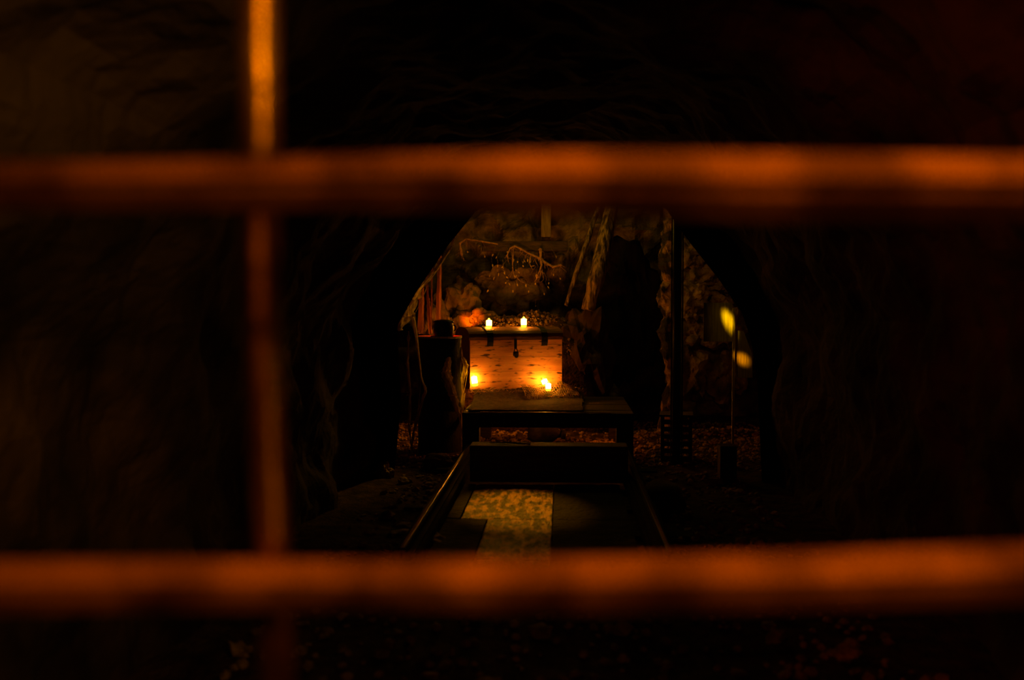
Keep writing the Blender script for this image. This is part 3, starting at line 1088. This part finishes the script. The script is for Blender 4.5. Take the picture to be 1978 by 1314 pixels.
# crate with slats, right of the table
cx0 = W(1270, 870, 8.9)
crate = thing('slatted_crate', 'dark slatted crate standing on end between the table and the pole', 'crate',
              (cx0.x + .03, 8.95, 0), R(-6))
for x in (0, .24):
    for y in (0, .26):
        boxo('corner_post', M['crate'], crate, x, x + .03, y, y + .03, 0.0, .40, bev=.003)
for k in range(6):
    z = .02 + k * .063
    boxo('slat', M['crate'], crate, .031, .239, -.004 + random.uniform(-.002, .002), .012, z, z + .042, bev=.002)
    boxo('slat', M['crate'], crate, .255, .266, .031, .259, z, z + .042, bev=.002)
boxo('top_board', M['crate'], crate, -.01, .28, -.012, .30, .401, .418, bev=.003)
bk = boxo('timber_block', M['dark_wood'], None, -.065, .065, -.08, .08, 0, .27, bev=.01)
c = W(1400, 930, 8.2)
bk.location = (c.x, 8.1, 0.01)
tag(bk, 'dark upright timber block at the right between two gravel patches', 'block')

# sack on the right of the rail, jug under the table
def sack(label, px, py, Y, rw, rd, rh, seed, m='sack'):
    c = W(px, py, Y)
    bm = bmesh.new()
    t = bmesh.new()
    bmesh.ops.create_icosphere(t, subdivisions=4, radius=1)
    for v in t.verts:
        n = v.co.normalized()
        fold = .10 * math.sin(9 * n.x + 4 * n.y + seed) * (1 - abs(n.z)) + .12 * noise.noise(n * 2 + Vector((seed, 0, 0)))
        p = Vector((n.x * rw, n.y * rd, max(n.z, -.45) * rh)) * (1 + fold)
        v.co = p
    merge(bm, t)
    zmin = min(v.co.z for v in bm.verts)
    o = link('sack', bm, M[m], loc=(c.x, Y, -zmin + .005), smooth=True)
    return tag(o, label, 'sack')


sack('slumped folded sack on the ground right of the rails', 1278, 1000, 6.9, .15, .2, .13, 2, 'hessian')
j0 = W(1054, 850, 10.0)
jug = thing('dark_jug', 'black earthenware jug lying on its side under the table', 'jug', (j0.x, 9.95, .135), 0)
bm = bmesh.new()
lathe(bm, [(.06, -.17), (.10, -.15), (.125, -.08), (.12, 0), (.085, .08), (.04, .125), (.032, .15)], 32)
bm.transform(Matrix.Rotation(R(98), 4, 'Y'))
link('jug_body', bm, M['drum'], jug, True)
bm = bmesh.new()
lathe(bm, [(.034, .15), (.045, .158), (.045, .19), (.034, .2)], 24)
bm.transform(Matrix.Rotation(R(98), 4, 'Y'))
link('jug_lip', bm, M['drum'], jug, True)
bm = bmesh.new()
tube(bm, [(.03 + .0 * k, -.06 - .05 * math.sin(PI * k / 8), .06 + .0 * k) if 0 else (.13 - .02 * k, 0, .06 + .05 * math.sin(PI * k / 8)) for k in
          range(9)], .009, 8)
link('jug_handle', bm, M['black'], jug, True)


# ------------------------------------------------------------ roots and cobweb threads above the chest
tangle = thing('root_tangle', 'tangle of dry roots and leaves trailing from the lintel beam above the chest', 'roots', (0, 0, 0))


def root(pts, r0, r1, m='net', twigs=0, seed=0):
    bm = bmesh.new()
    P = [Vector(p) for p in pts]
    n = len(P)
    tube(bm, P, [r0 + (r1 - r0) * i / (n - 1) for i in range(n)], 8)
    for v in bm.verts:
        v.co += Vector((noise.noise(v.co * 40), 0, noise.noise(v.co * 37))) * .006
    rr = random.Random(seed)
    for k in range(twigs):
        a_ = P[rr.randint(0, n - 1)]
        u = rr.uniform
        tube(bm, [a_, a_ + Vector((u(-.03, .03), u(-.02, .02), -u(.01, .04))), a_ + Vector((u(-.07, .07), u(-.02, .02), -u(.02, .12)))],
             [r0 * .45, r0 * .3, .001], 5)
    return link('root', bm, M[m], tangle)


Yr = 11.68
root([W(980, 492, Yr), W(985, 480, Yr), W(994, 475, Yr), W(1006, 481, Yr), W(1020, 489, Yr), W(1038, 497, Yr), W(1052, 506, Yr),
      W(1068, 516, Yr), W(1085, 512, Yr)], .008, .013, 'root', 30, 1)
root([W(1044, 480, Yr), W(1044, 497, Yr), W(1046, 512, Yr - .03), W(1043, 522, Yr - .05), W(1038, 532, Yr - .05)], .017, .005, 'root', 8, 2)
root([W(1046, 515, Yr), W(1048, 528, Yr), W(1050, 540, Yr)], .006, .002, 'root', 2, 7)
root([W(992, 475, Yr), W(991, 515, Yr), W(992, 530, Yr), W(1000, 538, Yr), W(1006, 544, Yr), W(1012, 546, Yr)], .004, .003, 'root', 4, 3)
root([W(989, 478, Yr), W(990, 522, Yr), W(987, 530, Yr), W(985, 537, Yr)], .003, .003, 'root', 3, 4)
root([W(1026, 490, Yr), W(1022, 508, Yr), W(1026, 515, Yr), W(1032, 513, Yr)], .006, .005, 'root', 2, 5)
root([W(962, 472, Yr), W(930, 466, Yr), W(900, 462, Yr), W(888, 470, Yr), W(890, 482, Yr), W(892, 494, Yr)], .007, .014, 'root', 10, 6)
for k in range(46):
    if k < 20:
        x, y = [(980, 485), (992, 500), (1000, 504), (1012, 502), (1010, 512), (951, 510), (961, 511), (947, 530), (955, 535), (978, 545),
                (1060, 545), (1058, 553), (1051, 566), (1022, 561), (975, 597), (1040, 598), (1080, 510), (903, 485), (890, 470),
                (1035, 590)][k]
    else:
        x, y = rs.uniform(930, 1085), rs.uniform(482, 560)
    bm = bmesh.new()
    L_, w_ = rs.uniform(.02, .045), rs.uniform(.005, .011)
    pts = [(0, 0, 0), (w_, -.004, -L_ * .35), (w_ * .7, .002, -L_ * .75), (0, .004, -L_), (-w_ * .8, .002, -L_ * .7), (-w_, -.003, -L_ * .3)]
    f0 = [bm.verts.new(p) for p in pts]
    f1 = [bm.verts.new((p[0], p[1] + .0015, p[2])) for p in pts]
    bm.faces.new(f0)
    bm.faces.new(f1[::-1])
    for q in range(6):
        bm.faces.new((f0[q], f0[(q + 1) % 6], f1[(q + 1) % 6], f1[q]))
    tube(bm, [(0, 0, 0), (rs.uniform(-.01, .01), .0, .03), (rs.uniform(-.02, .02), .01, .09)], .0008, 4)
    o = link('leaf', bm, M['leaf'], tangle, loc=W(x, y, Yr))
    o.rotation_euler = (rs.uniform(-.5, .5), rs.uniform(-.6, .6), rs.uniform(-.8, .8))
